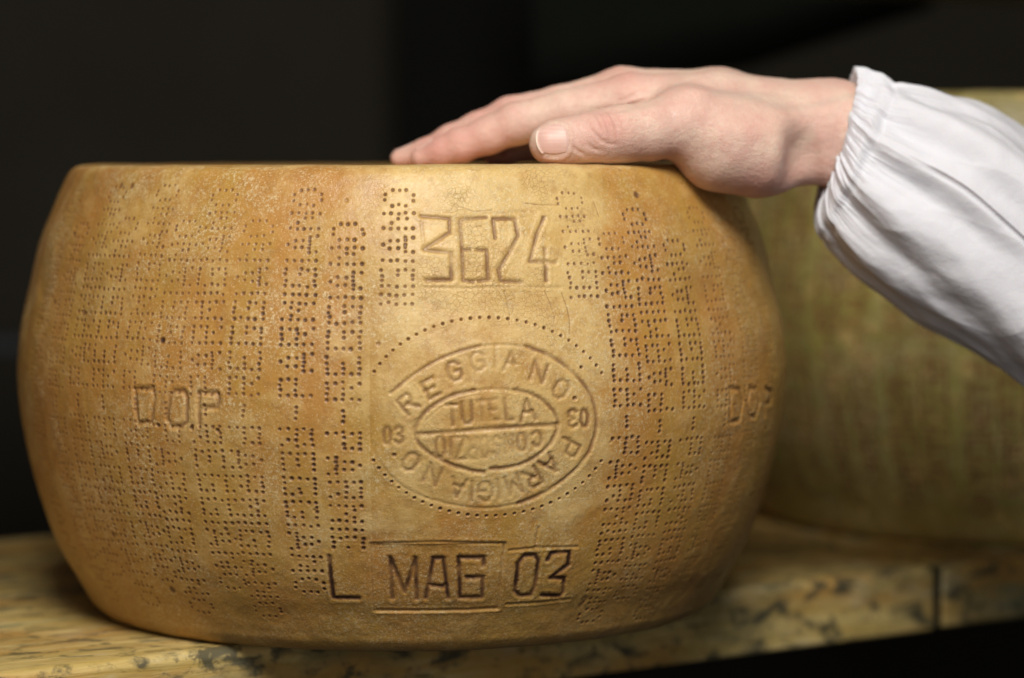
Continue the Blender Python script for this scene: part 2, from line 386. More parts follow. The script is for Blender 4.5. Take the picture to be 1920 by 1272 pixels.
def build_wheel(name, mat, center, prof, fine, coarse, front_deg, detail):
    pr, pz, pu = resample(prof, fine)
    half = math.radians(front_deg) * R0
    front = np.arange(-half, half, fine); full = math.pi * R0
    back = np.arange(half, 2 * full - half, coarse)[:-1]
    S = np.concatenate([front, np.where(back > full, back, back)])   # arcs run from -half once around
    # write relief on an arc axis that increases monotonically
    rel = Relief(S, pu)
    if detail:
        front_marks(rel)
    else:
        other_marks(rel)
    other_cols(rel, half, full, detail)
    SS, VV = np.meshgrid(S, pu)
    th = SS / R0
    X3 = np.cos(th) * 8; Y3 = np.sin(th) * 8
    lump = .00070 * fbm(X3 * .55, Y3 * .55, VV * 22, 3, seed=50) + .00028 * fbm(X3 * 2.4, Y3 * 2.4, VV * 100, 3, seed=55)
    edge = sstep(0, .004, VV) * sstep(0, .010, pu[-1] - VV)
    # outward normals of the profile
    dr = np.gradient(pr); dz = np.gradient(pz); L = np.hypot(dr, dz); nr, nz = dz / L, -dr / L
    Hh = rel.H * edge + lump * (sstep(0, .02, VV)) * 1.0
    rr = pr[:, None] + nr[:, None] * Hh; zz = pz[:, None] + nz[:, None] * Hh
    zz = np.maximum(zz, 0.0)
    X = rr * np.sin(th); Y = -rr * np.cos(th); Z = zz + 0 * X
    n, m = X.shape
    verts = np.stack([X, Y, Z], -1).reshape(-1, 3)
    # flat caps
    ring_t = []; Rr = pr[-1] + Hh[-1] * 0
    caps = []; rads = [.93, .8, .6, .35, .12]
    for k, f in enumerate(rads):
        caps.append(np.stack([pr[-1] * f * np.sin(S / R0), -pr[-1] * f * np.cos(S / R0),
                              np.full(m, pz[-1]) - .0006 * (1 - f) + .0004 * vnoise(np.cos(S / R0) * 9 * f, np.sin(S / R0) * 9 * f, seed=60)], -1))
    capb = [np.stack([pr[0] * f * np.sin(S / R0), -pr[0] * f * np.cos(S / R0), np.zeros(m)], -1) for f in (.6, .1)]
    verts = np.vstack([verts] + caps + capb + [[[0, 0, pz[-1] - .0006]], [[0, 0, 0]]])
    idx = np.arange(n * m).reshape(n, m)
    def strip(a, b):
        a2, b2 = np.roll(a, -1), np.roll(b, -1); return np.stack([a, a2, b2, b], -1)
    quads = [strip(idx[j], idx[j + 1]) for j in range(n - 1)]
    rows = [idx[-1]] + [n * m + k * m + np.arange(m) for k in range(len(rads))]
    for a, b in zip(rows[:-1], rows[1:]): quads.append(strip(a, b))
    base = n * m + len(rads) * m
    rb = [idx[0], base + np.arange(m), base + m + np.arange(m)]
    for a, b in zip(rb[:-1], rb[1:]): quads.append(strip(b, a))
    ct = base + 2 * m; cb = ct + 1
    tr = np.concatenate([np.stack([rows[-1], np.roll(rows[-1], -1), np.full(m, ct)], -1),
                         np.stack([np.roll(rb[-1], -1), rb[-1], np.full(m, cb)], -1)])
    pale = np.zeros((n, m)); age = np.zeros((n, m))
    hgt = VV / pu[-1]
    if detail:
        a = pix2surf(690, 640)[0]; b = pix2surf(1140, 640)[0]; v0 = pix2surf(900, 1000)[1]; v1 = pix2surf(900, 545)[1]
        wob = .012 * fbm(SS * 45, VV * 45, o=4, seed=70)
        pale = sstep(a - .018, a + .018, SS + wob) * sstep(b + .020, b - .008, SS + wob) * sstep(v0 - .014, v0 + .02, VV + wob * 2)
        pale = pale * (.75 + .25 * fbm(SS * 30, VV * 30, o=4, seed=72)) * (1 - .25 * sstep(v1 + .02, v1 + .05, VV))
        pale += .5 * np.exp(-((SS - pix2surf(910, 350)[0]) / .10) ** 2) * sstep(.80, .97, hgt)
        # light floury band on the left flank
        pale += .32 * sstep(.25, .6, fbm(SS * 22 + 5, VV * 9, o=4, seed=75) + .25) * (SS < a)
        pale = np.maximum(pale, .55 * sstep(.955, .975, hgt))  # paler top rim, its highlight put into the colour
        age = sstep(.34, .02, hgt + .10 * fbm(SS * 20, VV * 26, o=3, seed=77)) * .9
        # right flank ages browner
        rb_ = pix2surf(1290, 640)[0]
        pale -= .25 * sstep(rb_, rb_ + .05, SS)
    else:
        pale = .5 * sstep(.1, .6, fbm(np.cos(th) * 9, np.sin(th) * 9, VV * 7, o=4, seed=75)) + .6 * sstep(.93, .98, hgt)
        age = .5 * sstep(.4, .0, hgt)
    ext = len(verts) - n * m
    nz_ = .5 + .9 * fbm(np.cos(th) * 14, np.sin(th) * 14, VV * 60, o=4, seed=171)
    flour_highlight = np.exp(-((hgt - .972) / .012) ** 2) * np.clip(nz_ + .2, 0, 1) * 1.1  # floury rim band that also paints the highlight along the top edge
    if detail:
        for fx, fy, fr_, fa in ((800, 388, .010, 1), (735, 440, .008, .7), (690, 470, .007, .6), (560, 1030, .008, .5), (400, 470, .016, .7), (330, 430, .012, .5), (470, 600, .018, .6), (1010, 430, .010, .5), (960, 380, .02, .4), (250, 620, .02, .5), (1180, 560, .012, .5), (1130, 700, .010, .4)):
            q_ = pix2surf(fx, fy); flour_highlight += fa * np.exp(-(((SS - q_[0]) ** 2 + (VV - q_[1]) ** 2) / fr_ ** 2)) * np.clip(nz_ + .1, 0, 1)
    flour_highlight = np.clip(flour_highlight, 0, 1)
    pad = lambda A, v: np.concatenate([A.ravel(), np.full(ext, v)])
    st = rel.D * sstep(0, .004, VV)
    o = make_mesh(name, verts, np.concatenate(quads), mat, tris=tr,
                  attrs={'stain': pad(st, 0), 'pale': pad(np.clip(pale, 0, 1), .35), 'age': pad(age, .1), 'flour_highlight': pad(flour_highlight, 0)})
    o.location = center
    return o

def other_cols(rel, half, full, detail):
    """plain columns running round the back of the wheel"""
    rs = np.random.default_rng(11); cols = []; s = half + .004; k = 0
    while s < 2 * full - half - .012:
        cols.append((s, 'RP'[k % 2], .117 + rs.normal(0, .001), .9)); s += (.0205, .0262)[k % 2]; k += 1
    matrix_columns(rel, cols, .117, rs=rs)
def other_marks(rel):
    rel.rk = 1.4
    rs = np.random.default_rng(12); cols = []; s = -rel.S[-1] * 0 - abs(rel.S[0]) + .01; k = 0
    while s < abs(rel.S[0]) - .01:
        cols.append((s, 'RP'[k % 2], .15 + rs.normal(0, .001), 1.4)); s += (.0205, .0262)[k % 2]; k += 1
    matrix_columns(rel, cols, .15, rs=rs)

def front_marks(rel):
    vd = lambda px, py: pix2surf(px, py)
    deg = math.pi / 180 * R0
    # (px at y~600, dash py, type, strength)
    spec = [(66, 745, 'P', .85), (104, 755, 'R', .8), (146, 752, 'P', .85), (192, 756, 'R', .75), (252, 760, 'P', .75), (310, 768, 'R', .75),
            (384, 770, 'P', .85), (455, 772, 'R', .85), (552, 775, 'P', .95), (640, 782, 'R', .98),
            (1168, 792, 'R', 1.3), (1230, 800, 'P', 1.25), (1292, 795, 'R', 1.25), (1352, 790, 'P', .9), (1400, 780, 'R', .6), (1440, 775, 'P', .5)]
    cols = []
    for px, py, t, f in spec:
        s0, v0 = vd(px, py); cols.append((vd(px, 640)[0], t, v0, f))
    def cut(x, y): return False
    Lx0, Ly0 = vd(600, 1035); Lx1, _ = vd(690, 1035)
    def cutL(x, y): return Lx0 < x < Lx1 and y < Ly0
    matrix_columns(rel, cols, 0, cut=cutL)
    vcut = vd(735, 572)[1]
    part = [(vd(735, 480)[0], 'P', vd(735, 775)[1], .75), (vd(1085, 480)[0], 'P', vd(1085, 775)[1], .95)]
    matrix_columns(rel, part, 0, cut=lambda x, y: y < vcut)

    def strokes(lines, off, sc_, w, depth, dirt, **kw):
        for L in lines:
            rel.line([vd(x / sc_ + off[0], y / sc_ + off[1]) for x, y in L], w, depth, dirt, **kw)
    # 3624
    A = [[(390, 325), (550, 340), (552, 420), (402, 520), (560, 540), (562, 695), (415, 700)],
         [(765, 333), (612, 345), (632, 700), (690, 705)], [(635, 520), (668, 522)], [(712, 522), (768, 525), (776, 695), (722, 703)],
         [(817, 450), (805, 342), (930, 342), (950, 440), (838, 640), (850, 702), (972, 712)],
         [(1100, 335), (1060, 430), (1020, 590), (1168, 595)], [(1105, 515), (1108, 575)], [(1113, 600), (1115, 700)]]
    strokes(A, (660, 300), 3.097, .0015, .0016, .56, lip=.4)
    strokes([[(390, 360), (402, 505)], [(470, 700), (560, 702)]], (660, 300), 3.097, .0011, .0005, .2)
    strokes([[(385, 303), (620, 300), (760, 312), (1000, 300)], [(390, 738), (600, 745), (900, 735), (1195, 740)]], (660, 300), 3.097, .0010, .0005, .16)
    strokes([[(870, 755), (885, 820), (902, 905), (900, 960)], [(1105, 760), (1140, 840), (1163, 910), (1160, 950)],
             [(1205, 775), (1232, 850), (1250, 930), (1252, 1010)], [(985, 250), (1080, 262), (1190, 262)], [(560, 250), (690, 300), (800, 290)],
             [(1390, 240), (1420, 330)]], (660, 300), 3.097, .00045, .0005, .42, lip=.1)
    # lower marks
    lo = (560, 960); ls = 2.8235
    rel.rect([vd(378 / ls + 560, 175 / ls + 960), vd(1040 / ls + 560, 520 / ls + 960)], .0006, .0006)
    strokes([[(148, 240), (156, 330), (172, 456), (305, 460)]], lo, ls, .0016, .0016, 1.05, lip=.35)
    strokes([[(482, 465), (472, 250), (548, 428), (606, 250), (612, 465)], [(660, 462), (700, 250), (752, 250), (778, 458)], [(690, 395), (755, 398)],
             [(968, 290), (968, 245), (835, 245), (842, 456), (958, 456), (962, 352), (878, 350)]], lo, ls, .0016, .0016, .92, lip=.3)
    strokes([[(1180, 232), (1148, 275), (1132, 420), (1160, 446), (1215, 441), (1236, 400), (1256, 258), (1240, 228), (1180, 232)],
             [(1305, 255), (1325, 218), (1420, 212), (1412, 280), (1322, 350), (1392, 352), (1386, 430), (1370, 446), (1275, 442)]], lo, ls, .0016, .0017, 1.2, lip=.35)
    strokes([[(375, 170), (700, 160), (1075, 165), (1060, 350), (1045, 512), (700, 525), (385, 525), (378, 380), (370, 170)],
             [(1105, 205), (1250, 190), (1460, 185)], [(1090, 490), (1250, 480), (1420, 462)], [(1258, 85), (1245, 140), (1240, 205)]], lo, ls, .0010, .0009, .26, lip=.6)
    # D.O.P.
    dp = (0, 720); ds = 2.305
    strokes([[(570, 22), (650, 20), (655, 60), (642, 165), (585, 170), (570, 22)], [(745, 30), (785, 32), (798, 60), (795, 165), (770, 186), (730, 185), (712, 150), (722, 50), (745, 30)],
             [(850, 172), (850, 38), (925, 40), (935, 70), (925, 102), (858, 105)]], dp, ds, .0015, .0017, .42, lip=.5)
    for x, y in ((672, 180), (817, 192), (930, 202)): rel.dot(*vd(x / ds, y / ds + 720), .0014, .001, .7)
    strokes([[(1364, 728), (1382, 731), (1388, 750), (1382, 788), (1364, 792), (1364, 728)], [(1402, 728), (1414, 730), (1419, 756), (1412, 782), (1401, 780), (1397, 755), (1402, 728)],
             [(1430, 780), (1430, 728), (1442, 735), (1442, 755), (1431, 757)]], (0, 0), 1, .0015, .0016, .38, lip=.5)
    # oval seal
    oo = (660, 560); os_ = 2.8904
    O = lambda x, y: vd(x / os_ + 660, y / os_ + 560)
    cx, cy, a, b = 722, 641, 690, 538
    t = 0
    while t < 2 * math.pi:
        x, y = cx + a * math.cos(t), cy + b * math.sin(t)
        if abs(y - cy) > 205 and not (y > cy and x > 1345):
            u = .85 + .2 * rng.random(); rel.dot(*O(x, y), .00105 * u, .0011, .8 * u)
        t += 51 / math.hypot(a * math.sin(t), b * math.cos(t))
    for x, y in ((1230, 373),): rel.dot(*O(x, y), .001, .001, .9)
    def ln(L, w=.0012, dpt=.0012, dirt=.42, **k): rel.line([O(x, y) for x, y in smooth(L)], w, dpt, dirt, **k)
    def smooth(L):
        p = np.array(L, float)
        for _ in range(2):
            q = [p[0]]
            for i in range(len(p) - 1): q += [.75 * p[i] + .25 * p[i + 1], .25 * p[i] + .75 * p[i + 1]]
            q.append(p[-1]); p = np.array(q)
        return p
    ln([(195, 512), (300, 425), (440, 335), (560, 288), (640, 266), (680, 258)], .0011)
    ln([(935, 262), (1050, 300), (1180, 390), (1275, 500), (1315, 620), (1310, 740), (1255, 870), (1150, 975), (1020, 1062), (890, 1112)], .0014, .0015, .5)
    ln([(80, 650), (82, 760), (115, 860), (180, 950), (270, 1030), (390, 1082)], .0010, .0005, .12)
    inner = [(650, 498), (540, 520), (440, 568), (365, 632), (322, 710), (345, 790), (420, 852), (520, 902), (640, 938), (700, 942)]
    ln(inner, .0014, .0016, .5); ln([(870, 498), (960, 515), (1040, 565), (1095, 630), (1108, 700), (1060, 800), (960, 880), (850, 918), (740, 925)], .0014, .0016, .5)
    ln([(345, 735), (520, 728), (700, 710), (900, 695), (1100, 685)], .0015, .0015, .42)
    ln([(660, 262), (800, 246), (945, 264)], .0010, .0007, .16); ln([(640, 500), (760, 488), (880, 499)], .0010, .0007, .18); ln([(890, 1112), (740, 1140), (560, 1128), (390, 1082)], .0010, .0006, .15)
    ln([(680, 520), (540, 548), (450, 600), (380, 665)], .0007, .0004, .1)
    def glyph(ch, x, y, ang, hgt, wid, w=.00135, dpt=.0013, dirt=.42, k=1.):
        """ang: rotation of the letter's up vector from photo-up, clockwise degrees"""
        ca, sa = math.cos(math.radians(ang)), math.sin(math.radians(ang))
        for L in GL[ch]:
            pts = []
            for u, v in L:
                du, dv = (u - .45) * wid, (v - .5) * hgt
                pts.append(O(x + du * ca + dv * sa, y + du * sa - dv * ca))
            rel.line(pts, w, dpt * k, dirt * k)
    for ch, x, y, an, k in [('R', 290, 572, -40, 1), ('E', 415, 487, -28, 1.1), ('G', 540, 395, -18, 1), ('G', 668, 340, -8, .55), ('I', 760, 325, 0, .42), ('A', 848, 340, 5, .65),
                            ('N', 1000, 400, 18, .9), ('O', 1120, 490, 32, 1),
                            ('P', 1165, 812, 118, 1.15), ('A', 1062, 900, 138, 1.15), ('R', 968, 972, 150, .95), ('M', 862, 1010, 162, .7), ('I', 785, 1035, 172, .6), ('G', 710, 1048, 180, .75),
                            ('I', 640, 1045, 184, .75), ('A', 562, 1030, 192, .85), ('N', 425, 958, 205, .7), ('O', 305, 888, 222, 1)]:
        glyph(ch, x, y, an, 98, 78, k=k)
    rel.dot(*O(1195, 543), .0014, .001, .55); rel.dot(*O(215, 850), .0013, .001, .5)
    glyph('0', 1247, 650, 180, 84, 46, k=1.2); glyph('3', 1184, 652, 180, 94, 52, k=1.2)
    glyph('0', 178, 745, 0, 85, 46, k=.9); glyph('3', 242, 742, 0, 88, 50, k=.9)
    for ch, x, y, wd, k in (('T', 529, 633, 58, 1.1), ('U', 610, 621, 58, .9), ('T', 690, 610, 50, .5), ('E', 757, 603, 48, .6), ('L', 840, 603, 46, .8), ('A', 938, 604, 82, 1.1)):
        glyph(ch, x, y, -4, 112, wd, k=k)
    for ch, x, y, hh, wd, k in (('C', 991, 762, 78, 50, .9), ('O', 908, 778, 88, 52, .7), ('N', 838, 790, 98, 46, .5), ('S', 772, 800, 104, 44, .5), ('O', 705, 808, 108, 46, .5),
                                ('R', 640, 814, 112, 48, .6), ('Z', 575, 812, 118, 54, .9), ('I', 524, 812, 114, 30, .9), ('O', 466, 806, 104, 54, 1.)):
        glyph(ch, x, y, 178, hh, wd, k=k)
    # rind blemishes
    for x, y, r, d in ((300, 638, 6.5, 1), (1189, 366, 8, .75), (318, 1107, 9, .8), (207, 1003, 7, .7), (705, 645, 5, .4), (97, 567, 6, .7), (152, 587, 7, .6), (222, 348, 7, .6), (242, 349, 7, .6),
                       (135, 440, 6, .6), (419, 993, 5, .7), (645, 376, 5, .3), (160, 655, 5, .5), (1160, 318, 6, .3), (1140, 830, 3, .2), (585, 958, 4, .2), (925, 648, 5, .15), (1205, 403, 5, .4), (1085, 1135, 8, .3), (1092, 1125, 10, .25)):
        rel.dot(*vd(x, y), r * .00030, .0004, d)

PR = resample(PROFILE, .0005)
T0 = time.time()
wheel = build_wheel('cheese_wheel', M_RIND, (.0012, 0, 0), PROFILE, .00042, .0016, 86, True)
tag(wheel, 'big golden brown cheese wheel with stamped seal and dotted lettering, under the hand', 'cheese wheel')
print('wheel', time.time() - T0)
# farther wheel: taller, standing on the same shelf
K = 1.0
PROF2 = [(r * 1.03, z * 1.190) for r, z in PROFILE]
c2 = P(1965, 1027, 0); d2 = ray(1965, 1027); t2 = -CAMP[2] / d2[2]; g = CAMP + d2 * t2
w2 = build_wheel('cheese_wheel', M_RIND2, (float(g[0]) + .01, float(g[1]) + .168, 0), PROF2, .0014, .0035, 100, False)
tag(w2, 'olive yellow cheese wheel farther back, half hidden behind the white sleeve', 'cheese wheel')

# ------------------------------------------------------------------ shelf
def floor_pt(px, py, z=0.0):
    d = ray(px, py); t = (z - CAMP[2]) / d[2]; return CAMP + d * t
a0 = floor_pt(0, 1261); a1 = floor_pt(1920, 1042)
ex = (a1 - a0)[:2]; ex /= np.linalg.norm(ex); ey = np.array([-ex[1], ex[0]])
SHELF_ANG = math.atan2(ex[1], ex[0])
def along(px, py):
    p = floor_pt(px, py)[:2] - a0[:2]; return float(p @ ex)
def board(name, x0, x1, depth, th, label, seed):
    """a planed board with worn round arrises; local x runs along the shelf"""
    rad = .006
    prof = [(depth, -th), (rad * .5, -th)]
    for k in range(6):
        t = math.pi / 2 * k / 5; prof.append((rad * .5 - rad * .5 * math.sin(t), -th + rad * .5 - rad * .5 * math.cos(t)))
    for k in range(9):
        t = math.pi / 2 * k / 8; prof.append((rad - rad * math.cos(t), -rad + rad * math.sin(t)))
    fine = []
    for (p, q) in zip(prof[:-1], prof[1:]):
        n = max(1, int(math.hypot(q[0] - p[0], q[1] - p[1]) / .004))
        for k in range(n): fine.append((p[0] + (q[0] - p[0]) * k / n, p[1] + (q[1] - p[1]) * k / n))
    y = rad
    while y < depth: fine.append((y, 0)); y += .004
    fine.append((depth, 0)); fine = np.array(fine); n = len(fine)
    xs = np.concatenate([[x0], [x0 + .0012, x0 + .003], np.arange(x0 + .006, x1 - .006, .004), [x1 - .003, x1 - .0012, x1]])
    Xg, I = np.meshgrid(xs, np.arange(n)); Yg = fine[I, 0]; Zg = fine[I, 1]
    ins = np.minimum(Xg - x0, x1 - Xg); pull = .0016 * (1 - sstep(0, .003, ins))
    wear = .0011 * fbm(Xg * 26 + seed, Yg * 60, Zg * 60, 4, seed=80) - .001 * np.clip(fbm(Xg * 60, Yg * 40, Zg * 40, 3, seed=85) - .25, 0, 1) * 2
    front = (Yg < .02)
    Yg = Yg + np.where(front, -wear * .9, 0) + pull * (Yg < .03)
    top = (Zg > -.004)
    Zg = Zg - np.where(top, .0004 + np.abs(wear) * .22 + pull, 0)
    v = np.stack([Xg, Yg, Zg], -1).reshape(-1, 3); m = len(xs)
    idx = np.arange(n * m).reshape(n, m); q = []
    for j in range(n):
        a, b = idx[j], idx[(j + 1) % n]; q.append(np.stack([a[:-1], a[1:], b[1:], b[:-1]], -1))
    q = np.concatenate(q)
    # end caps
    v = np.vstack([v, [[x0, depth / 2, -th / 2]], [[x1, depth / 2, -th / 2]]]); nv = n * m
    r0, r1 = idx[:, 0], idx[:, -1]
    tr = np.concatenate([np.stack([np.roll(r0, -1), np.full(n, nv), r0], -1), np.stack([r1, np.full(n, nv + 1), np.roll(r1, -1)], -1)])
    fc = 1 - sstep(.0, .012, v[:, 1])
    o = make_mesh(name, v, q, M_WOOD, tris=tr, attrs={'face': fc})
    o.location = (a0[0], a0[1], 0); o.rotation_euler = (0, 0, SHELF_ANG)
    return tag(o, label, 'shelf board')
xj = along(1752, 1058)
board('shelf_board', -.75, xj - .0032, .43, .0395, 'long mould-stained wooden shelf board carrying the stamped front cheese wheel', 0)
board('shelf_board', xj + .0032, 1.25, .43, .0385, 'shelf board to the right of the dark joint, below the olive wheel', 9)

# ------------------------------------------------------------------ dark surroundings
def box(name, lo, hi, mat, rot=0, loc=(0, 0, 0), bev=.003):
    import bmesh
    bm = bmesh.new(); bmesh.ops.create_cube(bm, size=1)
    for v in bm.verts: v.co = Vector([(lo[i] + hi[i]) / 2 + v.co[i] * (hi[i] - lo[i]) for i in range(3)])
    bmesh.ops.bevel(bm, geom=bm.edges[:], offset=bev, segments=2, affect='EDGES')
    me = bpy.data.meshes.new(name); bm.to_mesh(me); bm.free(); me.materials.append(mat)
    o = bpy.data.objects.new(name, me); sc.collection.objects.link(o); o.location = loc; o.rotation_euler = (0, 0, rot); return o
M_WALL = mat_plain('dark_grey_wall', (0.035, 0.031, 0.023), (0.030, 0.026, 0.019), 3)
M_BLACK = mat_plain('black_metal', (0.004, 0.004, 0.003), (0.003, 0.003, 0.002), 5)
M_GREEN = mat_plain('dark_green_paint', (0.004, 0.006, 0.003), (0.003, 0.004, 0.002), 5)
M_STRIP = mat_plain('dark_joint_filler', (0.022, 0.026, 0.022), (0.012, 0.014, 0.012), 40)
js = box('joint_strip', (xj - .0030, .0016, -.0385), (xj + .0030, .43, -.0016), M_STRIP, SHELF_ANG, (a0[0], a0[1], 0), .0008)
tag(js, 'narrow dark strip filling the joint between the two shelf boards', 'joint strip')
YW = 1.25
def wx(px, Y): return float(P(px, 300, Y)[0])
def wz(py, Y): return float(P(900, py, Y)[2])
p1 = box('wall_panel', (wx(-900, YW), YW, wz(636, YW)), (wx(1000, YW), YW + .04, wz(-900, YW)), M_WALL)
tag(p1, 'dark grey wall panel above the black gap at left', 'wall')
p2 = box('wall_panel', (wx(-900, YW), YW, wz(2600, YW)), (wx(1000, YW), YW + .04, wz(662, YW)), M_WALL)
tag(p2, 'dark grey wall panel below the black gap at left', 'wall')
p3 = box('wall', (wx(1000, YW + .3), YW + .30, wz(2600, YW)), (wx(3200, YW + .3), YW + .34, wz(-900, YW)), M_WALL)
tag(p3, 'dark wall far behind the hand and sleeve', 'wall')
cab = box('cabinet', (wx(745, 1.1), 1.1, wz(2600, 1.1)), (wx(1140, 1.1), 1.24, wz(-900, 1.1)), M_BLACK)
tag(cab, 'black upright cabinet standing in the dark behind the fingers', 'cabinet')
# slanting board overhead
import bmesh
bm = bmesh.new(); Yb = .75
pts = [(1000, -260), (1830, -60), (1758, 2), (1745, 18), (1600, 62), (1400, 128), (1200, 150), (1000, 160)]
fr = [bm.verts.new(P(x, y, Yb)) for x, y in pts]; bk = [bm.verts.new(P(x, y, Yb) + np.array([0, .03, 0])) for x, y in pts]
bm.faces.new(fr); bm.faces.new(bk[::-1])
for i in range(len(pts)):
    j = (i + 1) % len(pts); bm.faces.new([fr[i], bk[i], bk[j], fr[j]])
bmesh.ops.recalc_face_normals(bm, faces=bm.faces[:])
bmesh.ops.bevel(bm, geom=[e for e in bm.edges], offset=.002, segments=2, affect='EDGES')
me = bpy.data.meshes.new('bracket'); bm.to_mesh(me); bm.free(); me.materials.append(M_GREEN)
br = bpy.data.objects.new('bracket', me); sc.collection.objects.link(br)
tag(br, 'very dark green slanting bracket above the hand and sleeve', 'bracket')
# unseen shelf board added above to keep the back of the lower one in shade
us = box('shelf_board', (-.9, .06, .372), (1.5, .43, .41), M_WOOD, SHELF_ANG, (a0[0], a0[1], 0))
tag(us, 'unseen upper shelf board, added to shade the back of the lower shelf', 'shelf board')

# ------------------------------------------------------------------ hand (one continuous surface)
def cone(p, a, b, ra, rb):
    ab = b - a; L = (ab ** 2).sum(); t = np.clip(((p - a) @ ab) / L, 0, 1)
    return np.linalg.norm(p - a - t[..., None] * ab, axis=-1) - (ra + (rb - ra) * t)
def smin(a, b, k):
    h = np.clip(.5 + .5 * (b - a) / k, 0, 1); return b + (a - b) * h - k * h * (1 - h)
def J(px, py, Y, r): return (P(px, py, Y), r)
WR_F, WR_B = J(1560, 246, -.080, .0236), J(1560, 252, -.062, .0235)
EL_F, EL_B = J(1760, 372, -.092, .026), J(1760, 376, -.062, .026)
MC = {'index': J(1182, 190, -.084, .0138), 'middle': J(1166, 180, -.063, .0143), 'ring': J(1180, 194, -.042, .0130), 'pinky': J(1212, 204, -.024, .0118)}
MM = {'index': J(1345, 204, -.086, .0185), 'middle': J(1345, 201, -.067, .0195), 'ring': J(1360, 208, -.048, .0180), 'pinky': J(1380, 214, -.034, .0165)}
FG = {'index': [J(1060, 211, -.082, .0114), J(968, 232, -.080, .0108), J(915, 254, -.079, .0094), J(862, 273, -.078, .0088), J(828, 285, -.077, .0076), J(788, 296, -.076, .0050)],
      'middle': [J(1050, 204, -.060, .0116), J(958, 221, -.058, .0110), J(900, 243, -.057, .0094), J(846, 266, -.056, .0088), J(798, 286, -.055, .0070), J(748, 297, -.054, .0044)],
      'ring': [J(1080, 212, -.038, .0108), J(995, 232, -.035, .0100), J(940, 252, -.034, .0090), J(890, 271, -.033, .0086), J(855, 284, -.032, .0074), J(818, 291, -.031, .0056)],
      'pinky': [J(1130, 228, -.018, .0096), J(1065, 246, -.014, .0088), J(1020, 262, -.012, .0080), J(985, 276, -.010, .0076), J(950, 286, -.009, .0068), J(922, 292, -.008, .0052)]}
TH = [J(1290, 232, -.112, .0178), J(1215, 246, -.121, .0142), J(1165, 252, -.126, .0134), J(1125, 257, -.129, .0124), J(1080, 263, -.131, .0112), J(1045, 268, -.133, .0104), J(1028, 270, -.134, .0094)]
TP = [J(1490, 270, -.090, .0226), J(1420, 279, -.102, .0232), J(1350, 268, -.106, .0232), TH[0]]
def hand_sdf(p):
    d = smin(cone(p, WR_F[0], EL_F[0], WR_F[1], EL_F[1]), cone(p, WR_B[0], EL_B[0], WR_B[1], EL_B[1]), .012)
    pal = None
    ends = {'index': WR_F, 'middle': (WR_F[0] * .6 + WR_B[0] * .4, .0215), 'ring': (WR_F[0] * .3 + WR_B[0] * .7, .021), 'pinky': (WR_B[0], .021)}
    for k in MC:
        c = np.minimum(cone(p, ends[k][0], MM[k][0], ends[k][1], MM[k][1]), cone(p, MM[k][0], MC[k][0], MM[k][1], MC[k][1]))
        c = smin(cone(p, ends[k][0], MM[k][0], ends[k][1], MM[k][1]), cone(p, MM[k][0], MC[k][0], MM[k][1], MC[k][1]), .006)
        pal = c if pal is None else smin(pal, c, .007)
    d = smin(d, pal, .012)
    fs = None
    for k in FG:
        chain = [MC[k]] + FG[k]; f = None
        for (a, ra), (b, rb) in zip(chain[:-1], chain[1:]):
            c = cone(p, a, b, ra, rb); f = c if f is None else smin(f, c, .003)
        fs = f if fs is None else smin(fs, f, .0016)
    d = smin(d, fs, .005)
    th = None
    for (a, ra), (b, rb) in zip(TP[:-1], TP[1:]):
        c = cone(p, a, b, ra, rb); th = c if th is None else smin(th, c, .008)
    t2 = None
    for (a, ra), (b, rb) in zip(TH[:-1], TH[1:]):
        c = cone(p, a, b, ra, rb); t2 = c if t2 is None else smin(t2, c, .005)
    th = smin(th, t2, .006)
    # web of skin between thumb and index
    wa, wb = P(1262, 214, -.104), P(1300, 196, -.092)
    th = smin(th, cone(p, wa, wb, .0085, .012), .012)
    d = smin(d, th, .0085)
    # hollow at the wrist behind the thenar (anatomical snuffbox side)
    h = np.linalg.norm((p - P(1534, 312, -.120)) / np.array([.015, .016, .024]), axis=-1) - 1
    d = -smin(-d, h * .014, .010)
    return d
